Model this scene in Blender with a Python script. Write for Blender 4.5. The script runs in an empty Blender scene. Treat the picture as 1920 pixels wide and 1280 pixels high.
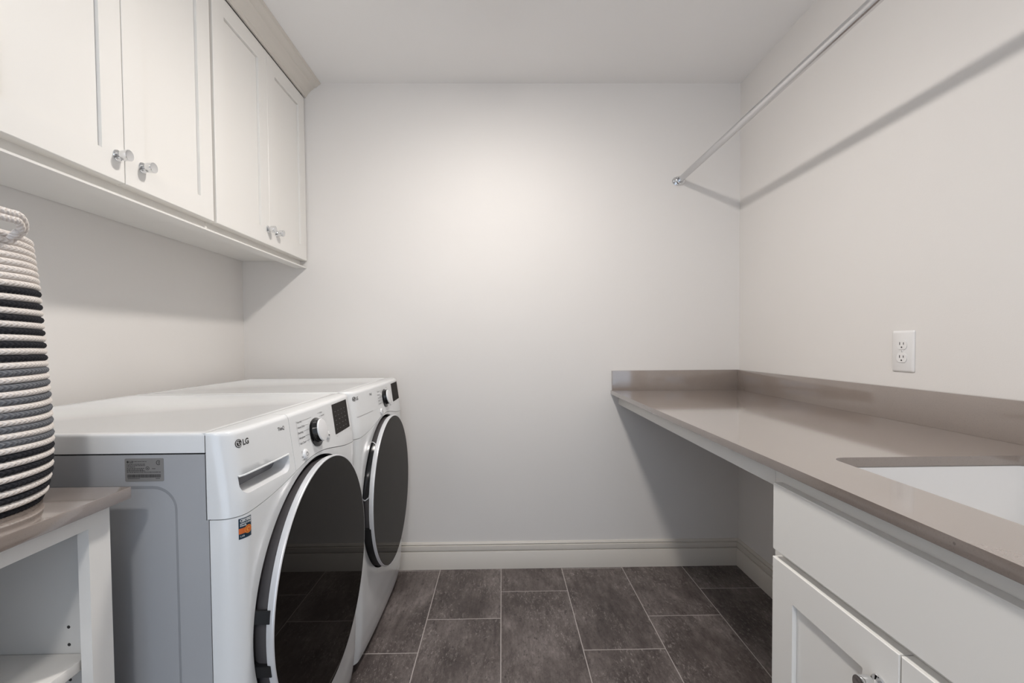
import bpy, bmesh, math, random
from mathutils import Vector, Matrix
from mathutils.geometry import delaunay_2d_cdt
random.seed(4)
PI = math.pi
C = bpy.context.scene.collection
SC = bpy.context.scene

# ---------------------------------------------------------------- materials
def srgb(r, g, b):
    f = lambda c: (c/255/12.92) if c/255 <= 0.04045 else ((c/255+0.055)/1.055)**2.4
    return (f(r), f(g), f(b), 1)

class NT:
    def __init__(s, name):
        s.m = bpy.data.materials.new(name); s.m.use_nodes = True
        s.t = s.m.node_tree; s.b = s.t.nodes['Principled BSDF']
    def n(s, typ, **kw):
        nd = s.t.nodes.new(typ)
        for k, v in kw.items():
            if k in nd.inputs: s.set(nd.inputs[k], v)
            else: setattr(nd, k, v)
        return nd
    def set(s, sock, v):
        if isinstance(v, bpy.types.NodeSocket): s.t.links.new(v, sock)
        else: sock.default_value = v
    def math(s, op, a, b=0.0, c=None):
        nd = s.t.nodes.new('ShaderNodeMath'); nd.operation = op
        s.set(nd.inputs[0], a); s.set(nd.inputs[1], b)
        if c is not None: s.set(nd.inputs[2], c)
        return nd.outputs[0]
    def mix(s, f, a, b, blend='MIX'):
        nd = s.t.nodes.new('ShaderNodeMix'); nd.data_type = 'RGBA'; nd.blend_type = blend
        s.set(nd.inputs[0], f); s.set(nd.inputs[6], a); s.set(nd.inputs[7], b)
        return nd.outputs[2]
    def ramp(s, f, pts):
        nd = s.t.nodes.new('ShaderNodeValToRGB'); s.set(nd.inputs[0], f)
        e = nd.color_ramp.elements
        while len(e) < len(pts): e.new(0.5)
        for i, (p, c) in enumerate(pts):
            e[i].position = p; e[i].color = c if len(c) == 4 else (*c, 1)
        return nd.outputs[0]
    def obj(s):
        return s.n('ShaderNodeTexCoord').outputs['Object']
    def noise(s, vec, scale, detail=3, rough=0.5):
        nd = s.n('ShaderNodeTexNoise', Scale=scale, Detail=detail, Roughness=rough); s.set(nd.inputs['Vector'], vec)
        return nd.outputs['Fac']
    def scaled(s, vec, sc):
        nd = s.n('ShaderNodeVectorMath', operation='MULTIPLY'); s.set(nd.inputs[0], vec); nd.inputs[1].default_value = sc
        return nd.outputs[0]
    def bump(s, h, strength, dist):
        nd = s.n('ShaderNodeBump', Strength=strength, Distance=dist); s.set(nd.inputs['Height'], h)
        s.set(s.b.inputs['Normal'], nd.outputs[0])
    def P(s, **kw):
        for k, v in kw.items(): s.set(s.b.inputs[k.replace('_', ' ')], v)
        return s.m

def paint(name, col, rough=0.55, orange=0.0, spec=0.5, coat=0.0, coatr=0.1, var=0.03):
    t = NT(name); o = t.obj()
    nz = t.noise(o, 3.0, 3)
    dark = tuple(c*(1-var) for c in col[:3])+(1,)
    colr = t.mix(nz, dark, col)
    if orange: t.bump(t.noise(o, 260.0, 2), orange, 0.0006)
    return t.P(Base_Color=colr, Roughness=rough, Specular_IOR_Level=spec, Coat_Weight=coat, Coat_Roughness=coatr)

M = {}
M['wall'] = paint('wall_paint', (0.738, 0.714, 0.690, 1), 0.6, 0.25, 0.3)
M['ceiling'] = paint('ceiling_paint', (0.86, 0.85, 0.84, 1), 0.8, 0.1, 0.2)
M['cab'] = paint('cabinet_paint', (0.79, 0.775, 0.745, 1), 0.36, 0.05, 0.5)
M['trim'] = paint('trim_paint', (0.66, 0.62, 0.565, 1), 0.4, 0.0, 0.5)
M['cab_in'] = paint('shelf_melamine', (0.62, 0.61, 0.59, 1), 0.4)
M['enamel'] = paint('white_enamel', (0.745, 0.762, 0.772, 1), 0.22, 0.0, 0.5, 0.5, 0.05, 0.01)
M['steel_shaded'] = paint('shaded_steel_side', (0.37, 0.38, 0.40, 1), 0.35, 0.06, 0.5, 0, 0.1, 0.02)  # white sides made darker: their shade is put into the colour
M['plastic_white'] = paint('white_plastic', (0.76, 0.765, 0.775, 1), 0.3, 0, 0.5, 0.2, 0.1, 0.01)
M['black'] = paint('black_plastic', (0.004, 0.004, 0.005, 1), 0.6)
M['blackg'] = paint('gloss_black_plastic', (0.006, 0.006, 0.007, 1), 0.12)
M['charcoal'] = paint('charcoal_plastic', (0.065, 0.060, 0.062, 1), 0.4)
M['seam'] = paint('shadow_gap_liner', (0.02, 0.02, 0.022, 1), 0.9)  # near-black standing in for shade in the gaps and door well
M['ink'] = paint('black_print', (0.025, 0.024, 0.024, 1), 0.5)
M['inkgrey'] = paint('grey_print', (0.25, 0.25, 0.25, 1), 0.5)
M['pocket_shade'] = paint('shaded_pocket', (0.15, 0.155, 0.175, 1), 0.25)  # shade inside the finger pull put into the colour
M['outlet'] = paint('outlet_plastic', (0.78, 0.77, 0.76, 1), 0.25)
M['porcelain'] = paint('sink_porcelain', (0.76, 0.75, 0.74, 1), 0.12, 0, 0.5, 0.5, 0.04, 0.01)
M['label'] = paint('silver_label', (0.22, 0.215, 0.21, 1), 0.4)
M['stick_navy'] = paint('sticker_navy', (0.008, 0.03, 0.055, 1), 0.4)
M['stick_orange'] = paint('sticker_orange', (0.62, 0.14, 0.03, 1), 0.4)
M['stick_white'] = paint('sticker_white', (0.75, 0.78, 0.78, 1), 0.4)
M['stick_yellow'] = paint('sticker_yellow', (0.75, 0.42, 0.08, 1), 0.4)
t = NT('chrome'); M['chrome'] = t.P(Base_Color=(0.75, 0.76, 0.77, 1), Metallic=1.0, Roughness=0.06)
t = NT('rod_steel'); M['rod'] = t.P(Base_Color=(0.62, 0.62, 0.63, 1), Metallic=1.0, Roughness=t.math('MULTIPLY_ADD', t.noise(t.scaled(t.obj(), (200, 3, 200)), 1.0, 2), 0.10, 0.13))
t = NT('satin_silver'); M['silver'] = t.P(Base_Color=(0.66, 0.67, 0.69, 1), Metallic=0.25, Roughness=0.30)
def dark_glass(name, col, k):
    t = NT(name); t.P(Base_Color=col, Roughness=0.5, Specular_IOR_Level=0.0)
    gl = t.n('ShaderNodeBsdfAnisotropic', Roughness=0.0); gl.inputs['Color'].default_value = (1, 0.97, 0.94, 1)
    fr = t.n('ShaderNodeFresnel', IOR=1.45)
    mx = t.n('ShaderNodeMixShader'); t.set(mx.inputs[0], t.math('MULTIPLY', fr.outputs[0], k))
    t.t.links.new(t.b.outputs[0], mx.inputs[1]); t.t.links.new(gl.outputs[0], mx.inputs[2])
    t.t.links.new(mx.outputs[0], t.t.nodes['Material Output'].inputs[0])
    return t.m
M['glass'] = dark_glass('door_glass', (0.0048, 0.0040, 0.0036, 1), 0.40)
M['display'] = dark_glass('display_glass', (0.010, 0.008, 0.007, 1), 0.06)
t = NT('lamp_glass'); M['lamp'] = t.P(Base_Color=(0.9, 0.9, 0.88, 1), Emission_Color=(1.0, 0.945, 0.89, 1), Emission_Strength=1.0)
LAMP = 118.0
t.b.inputs['Emission Strength'].default_value = LAMP
t = NT('fill_lamp_glass'); M['lamp_fill'] = t.P(Base_Color=(0.9, 0.9, 0.88, 1), Emission_Color=(1.0, 0.96, 0.92, 1), Emission_Strength=125.0)  # glowing glass of the added fill light

def m_quartz():
    t = NT('quartz'); o = t.obj()
    n1 = t.noise(o, 420.0, 2); n2 = t.noise(o, 9.0, 4)
    base = t.mix(n2, (0.240, 0.200, 0.175, 1), (0.275, 0.232, 0.206, 1))
    fl = t.ramp(n1, [(0.30, (0.9, 0.9, 0.9)), (0.42, (1, 1, 1)), (0.66, (1, 1, 1)), (0.74, (1.06, 1.06, 1.05))])
    col = t.mix(1.0, base, fl, 'MULTIPLY')
    vo = t.n('ShaderNodeTexVoronoi', Scale=23.0); t.set(vo.inputs['Vector'], o)
    sp = t.ramp(vo.outputs['Distance'], [(0.0, (1, 1, 1)), (0.035, (1, 1, 1)), (0.05, (0, 0, 0))])
    col = t.mix(t.math('MULTIPLY', sp, t.ramp(t.noise(o, 14.0, 1), [(0.58, (0, 0, 0)), (0.66, (0.5, 0.5, 0.5))])), col, (0.09, 0.07, 0.06, 1))
    return t.P(Base_Color=col, Roughness=0.10, Specular_IOR_Level=0.6, Coat_Weight=1.0, Coat_Roughness=0.085, Coat_IOR=1.6)
M['quartz'] = m_quartz()

TX, TX0, TY0 = 0.3065, -0.3194, 1.6638
def m_tile():
    t = NT('floor_tile'); o = t.obj()
    sep = t.n('ShaderNodeSeparateXYZ'); t.set(sep.inputs[0], o)
    x, y = sep.outputs[0], sep.outputs[1]
    u = t.math('DIVIDE', t.math('SUBTRACT', x, TX0), TX)
    k = t.math('FLOOR', u)
    c = t.math('ADD', k, 31.0)           # column index, kept positive; 31 = 1 mod 3
    off = t.math('MULTIPLY', t.math('MODULO', c, 3.0), 0.613/3)
    v = t.math('DIVIDE', t.math('SUBTRACT', t.math('SUBTRACT', y, TY0), off), 0.613)
    row = t.math('FLOOR', v)
    fu = t.math('FRACT', u); fv = t.math('FRACT', t.math('ADD', v, 20.0))
    du = t.math('MULTIPLY', t.math('MINIMUM', fu, t.math('SUBTRACT', 1.0, fu)), TX)
    dv = t.math('MULTIPLY', t.math('MINIMUM', fv, t.math('SUBTRACT', 1.0, fv)), 0.613)
    d = t.math('MINIMUM', du, dv)
    g = t.math('LESS_THAN', d, 0.0017)
    # a different patch of pattern on each tile
    comb = t.n('ShaderNodeCombineXYZ'); t.set(comb.inputs[0], t.math('MULTIPLY', c, 7.31)); t.set(comb.inputs[1], t.math('MULTIPLY', row, 3.77)); t.set(comb.inputs[2], t.math('MULTIPLY', c, 1.9))
    ad = t.n('ShaderNodeVectorMath', operation='ADD'); t.set(ad.inputs[0], o); t.set(ad.inputs[1], comb.outputs[0])
    vec = ad.outputs[0]
    big = t.noise(t.scaled(vec, (1.5, 0.75, 1)), 3.6, 6, 0.62)
    streak = t.noise(t.scaled(vec, (7, 1.6, 1)), 6.0, 7, 0.72)
    fine = t.noise(t.scaled(vec, (1.6, 0.8, 1)), 70.0, 4, 0.7)
    a = t.math('ADD', t.math('MULTIPLY', big, 0.5), t.math('MULTIPLY', streak, 0.35))
    a = t.math('ADD', a, t.math('MULTIPLY', fine, 0.15))
    col = t.ramp(a, [(0.36, (0.045, 0.035, 0.033)), (0.46, (0.090, 0.073, 0.069)), (0.54, (0.150, 0.127, 0.120)), (0.64, (0.27, 0.235, 0.225))])
    # pale scratchy flecks
    fl = t.noise(t.scaled(vec, (2.4, 0.9, 1)), 48.0, 8, 0.85)
    patch = t.noise(vec, 5.5, 3)
    fm = t.math('MULTIPLY', t.ramp(fl, [(0.54, (0, 0, 0)), (0.62, (1, 1, 1))]), t.ramp(patch, [(0.40, (0, 0, 0)), (0.56, (1, 1, 1))]))
    col = t.mix(t.math('MULTIPLY', fm, 0.75), col, (0.42, 0.38, 0.36, 1))
    dk = t.ramp(t.noise(t.scaled(vec, (2.6, 1.3, 1)), 26.0, 5, 0.8), [(0.34, (1, 1, 1)), (0.44, (0, 0, 0))])
    col = t.mix(t.math('MULTIPLY', dk, 0.7), col, (0.022, 0.018, 0.017, 1))
    col = t.mix(g, col, (0.46, 0.42, 0.40, 1))
    h = t.math('ADD', t.math('MULTIPLY', t.ramp(d, [(0.0012, (0, 0, 0)), (0.0034, (1, 1, 1))]), 1.0), t.math('MULTIPLY', fine, 0.3))
    t.bump(h, 0.35, 0.001)
    return t.P(Base_Color=col, Roughness=t.math('MULTIPLY_ADD', fine, 0.25, 0.36), Specular_IOR_Level=0.4)
M['tile'] = m_tile()

def m_rope(name, c1, c2, speck):
    t = NT(name)
    uv = t.n('ShaderNodeUVMap').outputs[0]
    sep = t.n('ShaderNodeSeparateXYZ'); t.set(sep.inputs[0], uv)
    u, v = sep.outputs[0], sep.outputs[1]       # u metres along the coil, v 0..1 round the rope
    ph = t.math('ADD', t.math('MULTIPLY', u, 2*PI/0.0075), t.math('MULTIPLY', t.math('ABSOLUTE', t.math('SUBTRACT', v, 0.5)), 22.0))
    w = t.math('MULTIPLY_ADD', t.math('SINE', ph), 0.5, 0.5)
    o = t.obj(); nz = t.noise(o, 900.0, 3)
    col = t.mix(t.math('MULTIPLY_ADD', w, 0.55, t.math('MULTIPLY', nz, 0.45)), c1, c2)
    if speck:
        s = t.math('MULTIPLY', t.math('GREATER_THAN', t.math('SINE', t.math('MULTIPLY', u, 2*PI/0.0065)), 0.45),
                   t.math('MULTIPLY', t.math('GREATER_THAN', v, 0.66), t.math('LESS_THAN', v, 0.76)))
        col = t.mix(t.math('MULTIPLY', s, 0.6), col, (0.5, 0.47, 0.44, 1))
    t.bump(t.math('ADD', w, t.math('MULTIPLY', nz, 0.6)), 0.75, 0.0013)
    return t.P(Base_Color=col, Roughness=0.95, Specular_IOR_Level=0.15)
M['rope_w'] = m_rope('cream_rope', (0.68, 0.62, 0.58, 1), (0.88, 0.84, 0.80, 1), False)
M['rope_k'] = m_rope('black_rope', (0.010, 0.010, 0.013, 1), (0.035, 0.036, 0.042, 1), True)
M['rope_g'] = m_rope('grey_rope', (0.085, 0.09, 0.10, 1), (0.22, 0.23, 0.25, 1), True)

# ---------------------------------------------------------------- mesh helpers
def obj(name, bm, mats, parent=None, smooth=True, ang=35, recalc=True):
    if recalc: bmesh.ops.recalc_face_normals(bm, faces=bm.faces)
    me = bpy.data.meshes.new(name); bm.to_mesh(me); bm.free()
    for m in (mats if isinstance(mats, (list, tuple)) else [mats]): me.materials.append(M[m])
    if smooth:
        me.shade_smooth(); me.set_sharp_from_angle(angle=math.radians(ang))
    o = bpy.data.objects.new(name, me); C.objects.link(o)
    if parent is not None: o.parent = parent; o.matrix_parent_inverse = Matrix.Translation(parent_world(parent)).inverted()
    return o
def parent_world(p):
    v = Vector((0, 0, 0))
    v += p.location
    while p.parent is not None:
        v += p.matrix_parent_inverse.translation
        p = p.parent; v += p.location
    return v
def thing(name, label, cat, loc, group=None):
    o = bpy.data.objects.new(name, None); C.objects.link(o); o.location = loc
    o.empty_display_size = 0.1
    o['label'] = label; o['category'] = cat
    if group: o['group'] = group
    return o
def tag(o, label, cat, group=None):
    o['label'] = label; o['category'] = cat
    if group: o['group'] = group
    return o
def struct(name, bm, m, smooth=False):
    o = obj(name, bm, m, smooth=smooth); o['kind'] = 'structure'; return o
def box(bm, x0, x1, y0, y1, z0, z1, mi=0, bev=0.0, seg=2):
    tmp = bmesh.new()
    r = bmesh.ops.create_cube(tmp, size=1)
    for v in tmp.verts: v.co = Vector(((x0+x1)/2+v.co.x*(x1-x0), (y0+y1)/2+v.co.y*(y1-y0), (z0+z1)/2+v.co.z*(z1-z0)))
    if bev: bmesh.ops.bevel(tmp, geom=tmp.edges[:], offset=bev, segments=seg, profile=0.5, affect='EDGES')
    merge(bm, tmp, mi)
def merge(bm, tmp, mi=None):
    vm = {}
    for v in tmp.verts: vm[v] = bm.verts.new(v.co)
    for f in tmp.faces:
        nf = bm.faces.new([vm[v] for v in f.verts]); nf.material_index = mi if mi is not None else f.material_index
    tmp.free()
def lathe(bm, prof, origin, axis, n=32, mi=0, cap=True):
    """prof: (distance along axis, radius)"""
    a = Vector(axis).normalized(); e = Vector((0, 0, 1)) if abs(a.z) < 0.9 else Vector((1, 0, 0))
    u = a.cross(e).normalized(); w = a.cross(u); O = Vector(origin); rings = []
    for h, r in prof:
        if r < 1e-6: rings.append([bm.verts.new(O+a*h)])
        else: rings.append([bm.verts.new(O+a*h+(u*math.cos(2*PI*i/n)+w*math.sin(2*PI*i/n))*r) for i in range(n)])
    for A, B in zip(rings, rings[1:]):
        for i in range(n):
            j = (i+1) % n
            if len(A) == 1 and len(B) == 1: continue
            if len(A) == 1: f = bm.faces.new([A[0], B[j], B[i]])
            elif len(B) == 1: f = bm.faces.new([A[i], A[j], B[0]])
            else: f = bm.faces.new([A[i], A[j], B[j], B[i]])
            f.material_index = mi
    if cap:
        for R in (rings[0], rings[-1]):
            if len(R) > 2: bm.faces.new(R).material_index = mi
def prism(bm, poly, mp, a, b, mi=0):
    """poly list of 2D points, mp(p,q,h)->Vector, extruded from h=a to h=b"""
    A = [bm.verts.new(mp(p[0], p[1], a)) for p in poly]; B = [bm.verts.new(mp(p[0], p[1], b)) for p in poly]
    n = len(poly)
    for i in range(n): bm.faces.new([A[i], A[(i+1) % n], B[(i+1) % n], B[i]]).material_index = mi
    bm.faces.new(A[::-1]).material_index = mi; bm.faces.new(B).material_index = mi
def rrect(u0, u1, v0, v1, r, n=6, corners=(1, 1, 1, 1)):
    """corners order: (u1,v0),(u1,v1),(u0,v1),(u0,v0)"""
    P = []
    for (cu, cv, a0, on, pu, pv) in ((u1-r, v0+r, -90, corners[0], u1, v0), (u1-r, v1-r, 0, corners[1], u1, v1), (u0+r, v1-r, 90, corners[2], u0, v1), (u0+r, v0+r, 180, corners[3], u0, v0)):
        if on:
            for i in range(n+1):
                a = math.radians(a0+90*i/n); P.append((cu+r*math.cos(a), cv+r*math.sin(a)))
        else: P.append((pu, pv))
    return P
def inside(p, poly):
    c = False; x, y = p; j = len(poly)-1
    for i in range(len(poly)):
        xi, yi = poly[i]; xj, yj = poly[j]
        if (yi > y) != (yj > y) and x < (xj-xi)*(y-yi)/(yj-yi)+xi: c = not c
        j = i
    return c
def segdist(p, a, b):
    ax, ay = a; bx, by = b; dx, dy = bx-ax, by-ay; L = dx*dx+dy*dy
    t = 0 if L == 0 else max(0, min(1, ((p[0]-ax)*dx+(p[1]-ay)*dy)/L))
    return math.hypot(p[0]-ax-t*dx, p[1]-ay-t*dy)
def sheet(bm, outer, holes, us, vs, f, back=None, mi=0, hole_back=None, clear=0.0018):
    """curved plate: outline in (u,v), vertices through f(u,v,h); side walls go back to f(u,v,back)"""
    V = []; E = []
    for loop in [outer]+holes:
        s = len(V); V += loop; n = len(loop); E += [(s+i, s+(i+1) % n) for i in range(n)]
    segs = [(V[a], V[b]) for a, b in E]
    for u in us:
        for v in vs:
            p = (u, v)
            if inside(p, outer) and not any(inside(p, h) for h in holes) and min(segdist(p, a, b) for a, b in segs) > clear: V.append(p)
    nb = sum(len(l) for l in [outer]+holes)
    r = delaunay_2d_cdt([Vector(p) for p in V], E, [], 0, 1e-7)
    vo, fo = r[0], r[2]
    bv = [bm.verts.new(f(p.x, p.y, 0)) for p in vo]
    for t_ in fo:
        cx = sum(vo[i].x for i in t_)/len(t_); cy = sum(vo[i].y for i in t_)/len(t_)
        if inside((cx, cy), outer) and not any(inside((cx, cy), h) for h in holes):
            try: bm.faces.new([bv[i] for i in t_]).material_index = mi
            except ValueError: pass
    orig = r[3]; look = {}
    for i, lst in enumerate(orig):
        for k in lst: look[k] = i
    s = 0
    for li, loop in enumerate([outer]+holes):
        n = len(loop); b = back if li == 0 else (hole_back if hole_back is not None else back)
        if b is not None:
            ids = [look[s+i] for i in range(n)]
            B = [bm.verts.new(f(p[0], p[1], b)) for p in loop]
            for i in range(n):
                j = (i+1) % n
                bm.faces.new([bv[ids[i]], bv[ids[j]], B[j], B[i]]).material_index = mi
        s += n
    for v in [v for v in bv if not v.link_faces]: bm.verts.remove(v)
def frange(a, b, st):
    n = max(1, int(round((b-a)/st))); return [a+(b-a)*i/n for i in range(n+1)]
def text2d(txt, size, bold=0.0, sx=1.0, align='LEFT', shear=0.0):
    cu = bpy.data.curves.new('t', 'FONT'); cu.body = txt; cu.size = size; cu.offset = bold; cu.align_x = align; cu.shear = shear
    cu.resolution_u = 3
    o = bpy.data.objects.new('t', cu); C.objects.link(o)
    dg = bpy.context.evaluated_depsgraph_get()
    me = bpy.data.meshes.new_from_object(o.evaluated_get(dg))
    vs = [(v.co.x*sx, v.co.y) for v in me.vertices]; fs = [tuple(p.vertices) for p in me.polygons]
    bpy.data.objects.remove(o); bpy.data.curves.remove(cu); bpy.data.meshes.remove(me)
    return vs, fs
def put2d(bm, vf, mp, mi=0):
    vs, fs = vf; B = [bm.verts.new(mp(*p)) for p in vs]
    for f in fs:
        try: bm.faces.new([B[i] for i in f]).material_index = mi
        except ValueError: pass
def quad2d(u0, u1, v0, v1): return ([(u0, v0), (u1, v0), (u1, v1), (u0, v1)], [(0, 1, 2, 3)])
def disc2d(cu, cv, r, n=28, k=5):
    vs = [(cu, cv)]+[(cu+r*j/k*math.cos(2*PI*i/n), cv+r*j/k*math.sin(2*PI*i/n)) for j in range(1, k+1) for i in range(n)]
    fs = [(0, 1+i, 1+(i+1) % n) for i in range(n)]
    for j in range(k-1):
        for i in range(n):
            a = 1+j*n+i; c = 1+j*n+(i+1) % n; fs.append((a, a+n, c+n, c))
    return vs, fs
def arc2d(cu, cv, r0, r1, a0, a1, n=24):
    vs = []; fs = []
    for i in range(n+1):
        a = math.radians(a0+(a1-a0)*i/n)
        vs += [(cu+r0*math.cos(a), cv+r0*math.sin(a)), (cu+r1*math.cos(a), cv+r1*math.sin(a))]
    for i in range(n): fs.append((2*i, 2*i+1, 2*i+3, 2*i+2))
    return vs, fs

# ---------------------------------------------------------------- the room
D, XL, XR, H, YF = 2.3003, -1.287, 1.2032, 2.4307, -1.25
b = bmesh.new(); box(b, XL-.1, XR+.1, YF-.1, D+.1, -.08, 0); struct('floor', b, 'tile')
b = bmesh.new(); box(b, XL-.1, XR+.1, YF-.1, D+.1, H, H+.08); struct('ceiling', b, 'ceiling')
b = bmesh.new(); box(b, XL-.1, XL, YF-.1, D+.1, 0, H); struct('wall_left', b, 'wall')
b = bmesh.new(); box(b, XR, XR+.1, YF-.1, D+.1, 0, H); struct('wall_right', b, 'wall')
b = bmesh.new(); box(b, XL, XR, D, D+.1, 0, H); struct('wall_back', b, 'wall')
b = bmesh.new()                                    # wall behind the camera, with the doorway into the next room
box(b, XL, -.85, YF-.1, YF, 0, H); box(b, .70, XR, YF-.1, YF, 0, H); box(b, -.85, .70, YF-.1, YF, 2.20, H)
struct('wall_front', b, 'wall')
BP = [(0, 0), (.015, 0), (.015, .0885), (.0142, .0900), (.0085, .0912), (.0070, .0930), (.0085, .0948), (.0138, .0958), (.0142, .0975), (.0118, .1180), (.0100, .1195), (.0050, .1200), (.0050, .1228), (.0090, .1240), (.0098, .1262), (.0050, .1345), (0, .135)]
b = bmesh.new()
n = len(BP)
A = [b.verts.new((-1.28, D-p[0], p[1])) for p in BP]; B_ = [b.verts.new((XR-p[0], D-p[0], p[1])) for p in BP]
for i in range(n-1): b.faces.new([A[i], A[i+1], B_[i+1], B_[i]])
b.faces.new(A)
struct('baseboard_back', b, 'trim', True)
b = bmesh.new()
A = [b.verts.new((XR-p[0], D-p[0], p[1])) for p in BP]; B_ = [b.verts.new((XR-p[0], .975, p[1])) for p in BP]
for i in range(n-1): b.faces.new([A[i], A[i+1], B_[i+1], B_[i]])
b.faces.new(B_)
struct('baseboard_right', b, 'trim', True)

# ---------------------------------------------------------------- cabinet parts
def shaker(bm, u0, u1, v0, v1, w0, w1, mp, fr=0.068, rec=0.0085):
    """door slab: back at w0, front at w1, flat panel sunk by rec"""
    def ring(a0, a1, c0, c1, w): return [bm.verts.new(mp(*q)) for q in ((a0, c0, w), (a1, c0, w), (a1, c1, w), (a0, c1, w))]
    s = 1 if w1 > w0 else -1; e = 0.0012
    R = [ring(u0, u1, v0, v1, w0), ring(u0, u1, v0, v1, w1-s*e), ring(u0+e, u1-e, v0+e, v1-e, w1),
         ring(u0+fr, u1-fr, v0+fr, v1-fr, w1), ring(u0+fr+.0003, u1-fr-.0003, v0+fr+.0003, v1-fr-.0003, w1-s*(rec+.0030)),
         ring(u0+fr+.0013, u1-fr-.0013, v0+fr+.0013, v1-fr-.0013, w1-s*(rec+.0030)), ring(u0+fr+.0016, u1-fr-.0016, v0+fr+.0016, v1-fr-.0016, w1-s*rec)]
    for P, Q in zip(R, R[1:]):
        for i in range(4): bm.faces.new([P[i], P[(i+1) % 4], Q[(i+1) % 4], Q[i]])
    bm.faces.new(R[-1]); bm.faces.new(R[0][::-1])
def slab(bm, u0, u1, v0, v1, w0, w1, mp):
    s = 1 if w1 > w0 else -1; e = 0.002
    R = [[bm.verts.new(mp(*q)) for q in ((a0, c0, w), (a1, c0, w), (a1, c1, w), (a0, c1, w))] for a0, a1, c0, c1, w in
         ((u0, u1, v0, v1, w0), (u0, u1, v0, v1, w1-s*e), (u0+e, u1-e, v0+e, v1-e, w1))]
    for P, Q in zip(R, R[1:]):
        for i in range(4): bm.faces.new([P[i], P[(i+1) % 4], Q[(i+1) % 4], Q[i]])
    bm.faces.new(R[-1]); bm.faces.new(R[0][::-1])
KNOB = [(0, 0), (0, .0142), (.0016, .0142), (.0030, .0132), (.0042, .0100), (.0055, .0068), (.0075, .0052), (.0118, .0050), (.0122, .0095), (.0128, .0118),
        (.0140, .0128), (.0160, .0132), (.0300, .0136), (.0312, .0132), (.0314, .0122), (.0314, 0)]
def knob(parent, p, s):
    b = bmesh.new(); lathe(b, KNOB, p, (s, 0, 0), 36)
    k = obj('knob', b, 'chrome', parent, ang=25); return k

# upper cabinets on the left wall
XF = -.963; XFR = XF-.0205
mpL = lambda u, v, w: Vector((w, u, v))
ZB, ZT = 1.5565, 2.3535
def wall_cabinet(label, y0, y1, doors):
    t = thing('wall_cabinet', label, 'cabinet', (XL, (y0+y1)/2, 1.5585), 'cream wall cabinets over the machines')
    b = bmesh.new()
    box(b, XL+.002, XFR-.019, y0+.0005, y0+.018, 1.575, 2.425); box(b, XL+.002, XFR-.019, y1-.018, y1-.0005, 1.575, 2.425)
    box(b, XL+.002, XFR-.019, y0, y1, 1.5585, 1.575); box(b, XL+.002, XFR-.019, y0+.018, y1-.018, 2.407, 2.425)
    box(b, XL+.002, XL+.010, y0+.018, y1-.018, 1.575, 2.407)
    obj('carcass', b, 'cab', t, smooth=False)
    b = bmesh.new()
    box(b, XFR-.019, XFR, y0+.0003, y0+.04, 1.5585, 2.425); box(b, XFR-.019, XFR, y1-.04, y1-.0003, 1.5585, 2.425)
    box(b, XFR-.019, XFR, y0+.04, y1-.04, 1.5585, 1.60); box(b, XFR-.019, XFR, y0+.04, y1-.04, 2.33, 2.425)
    obj('face_frame', b, 'cab', t, smooth=False)
    b = bmesh.new(); box(b, -1.019, -1.0005, y0, y1, 1.5210, 1.5585); box(b, -1.0005, -.9690, y0, y1, 1.5210, 1.5262)
    obj('light_rail', b, 'cab', t, smooth=False)
    for (a, c, ky) in doors:
        b = bmesh.new(); shaker(b, a, c, ZB, ZT, XFR+.001, XF, mpL, fr=.0655)
        d = obj('door', b, 'cab', t, smooth=False)
        knob(d, (XF+.0002, ky, 1.6195), 1)
wall_cabinet('cream two-door wall cabinet nearer the camera, above the striped basket', .836, 1.5695, [(.8395, 1.1975, 1.1755), (1.2000, 1.5600, 1.2560)])
wall_cabinet('cream two-door wall cabinet at the back wall, above the dryer', 1.5705, 2.2985, [(1.5760, 1.9310, 1.9150), (1.9328, 2.2920, 1.9870)])
# crown moulding along the cabinet tops
CP = [(-.9635, 2.3590), (-.9560, 2.3590), (-.9550, 2.3640), (-.9515, 2.3665), (-.9500, 2.3720), (-.9440, 2.3760), (-.9380, 2.3850), (-.9300, 2.3930), (-.9210, 2.3985), (-.9180, 2.4010),
      (-.9160, 2.4050), (-.9060, 2.4080), (-.8980, 2.4140), (-.8930, 2.4200), (-.8850, 2.4220), (-.8830, 2.4300), (-.9635, 2.4300)]
b = bmesh.new(); prism(b, CP, lambda p, q, h: Vector((p, h, q)), .20, D-.0005); box(b, XFR-.02, -.9635, .20, .8355, 2.36, 2.43)
o = struct('trim_1', b, 'trim', True)

# ---------------------------------------------------------------- right hand counter run
ZC = .8995; XC = .549; XD = .567; XFF = .5875
b = bmesh.new()
SK = rrect(.672, 1.092, .40, .925, .028, 8)
outer = [(XC, .29), (XR-.0008, .29), (XR-.0008, D-.0008), (XC, D-.0008)]
sheet(b, outer, [SK], [], [], lambda u, v, h: Vector((u, v, ZC-h)), back=.0200)
sheet(b, outer, [SK], [], [], lambda u, v, h: Vector((u, v, ZC-.0200-h)))
bmesh.ops.remove_doubles(b, verts=b.verts, dist=1e-5)
ed = [e for e in b.edges if all(abs(v.co.x-XC) < 1e-5 for v in e.verts) and abs(e.verts[0].co.z-e.verts[1].co.z) < 1e-5]
bmesh.ops.bevel(b, geom=ed, offset=.0016, segments=2, profile=.5, affect='EDGES')
ct = obj('countertop', b, 'quartz', ang=30)
tag(ct, 'long taupe quartz countertop on the right with a sink cut-out', 'countertop', 'taupe quartz worktops')
b = bmesh.new(); box(b, XC+.004, XR-.0205, D-.0205, D-.0008, ZC, ZC+.1, bev=.0005)
tag(obj('backsplash', b, 'quartz'), 'short taupe quartz upstand on the back wall at the end of the counter', 'backsplash', 'taupe upstands')
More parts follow.
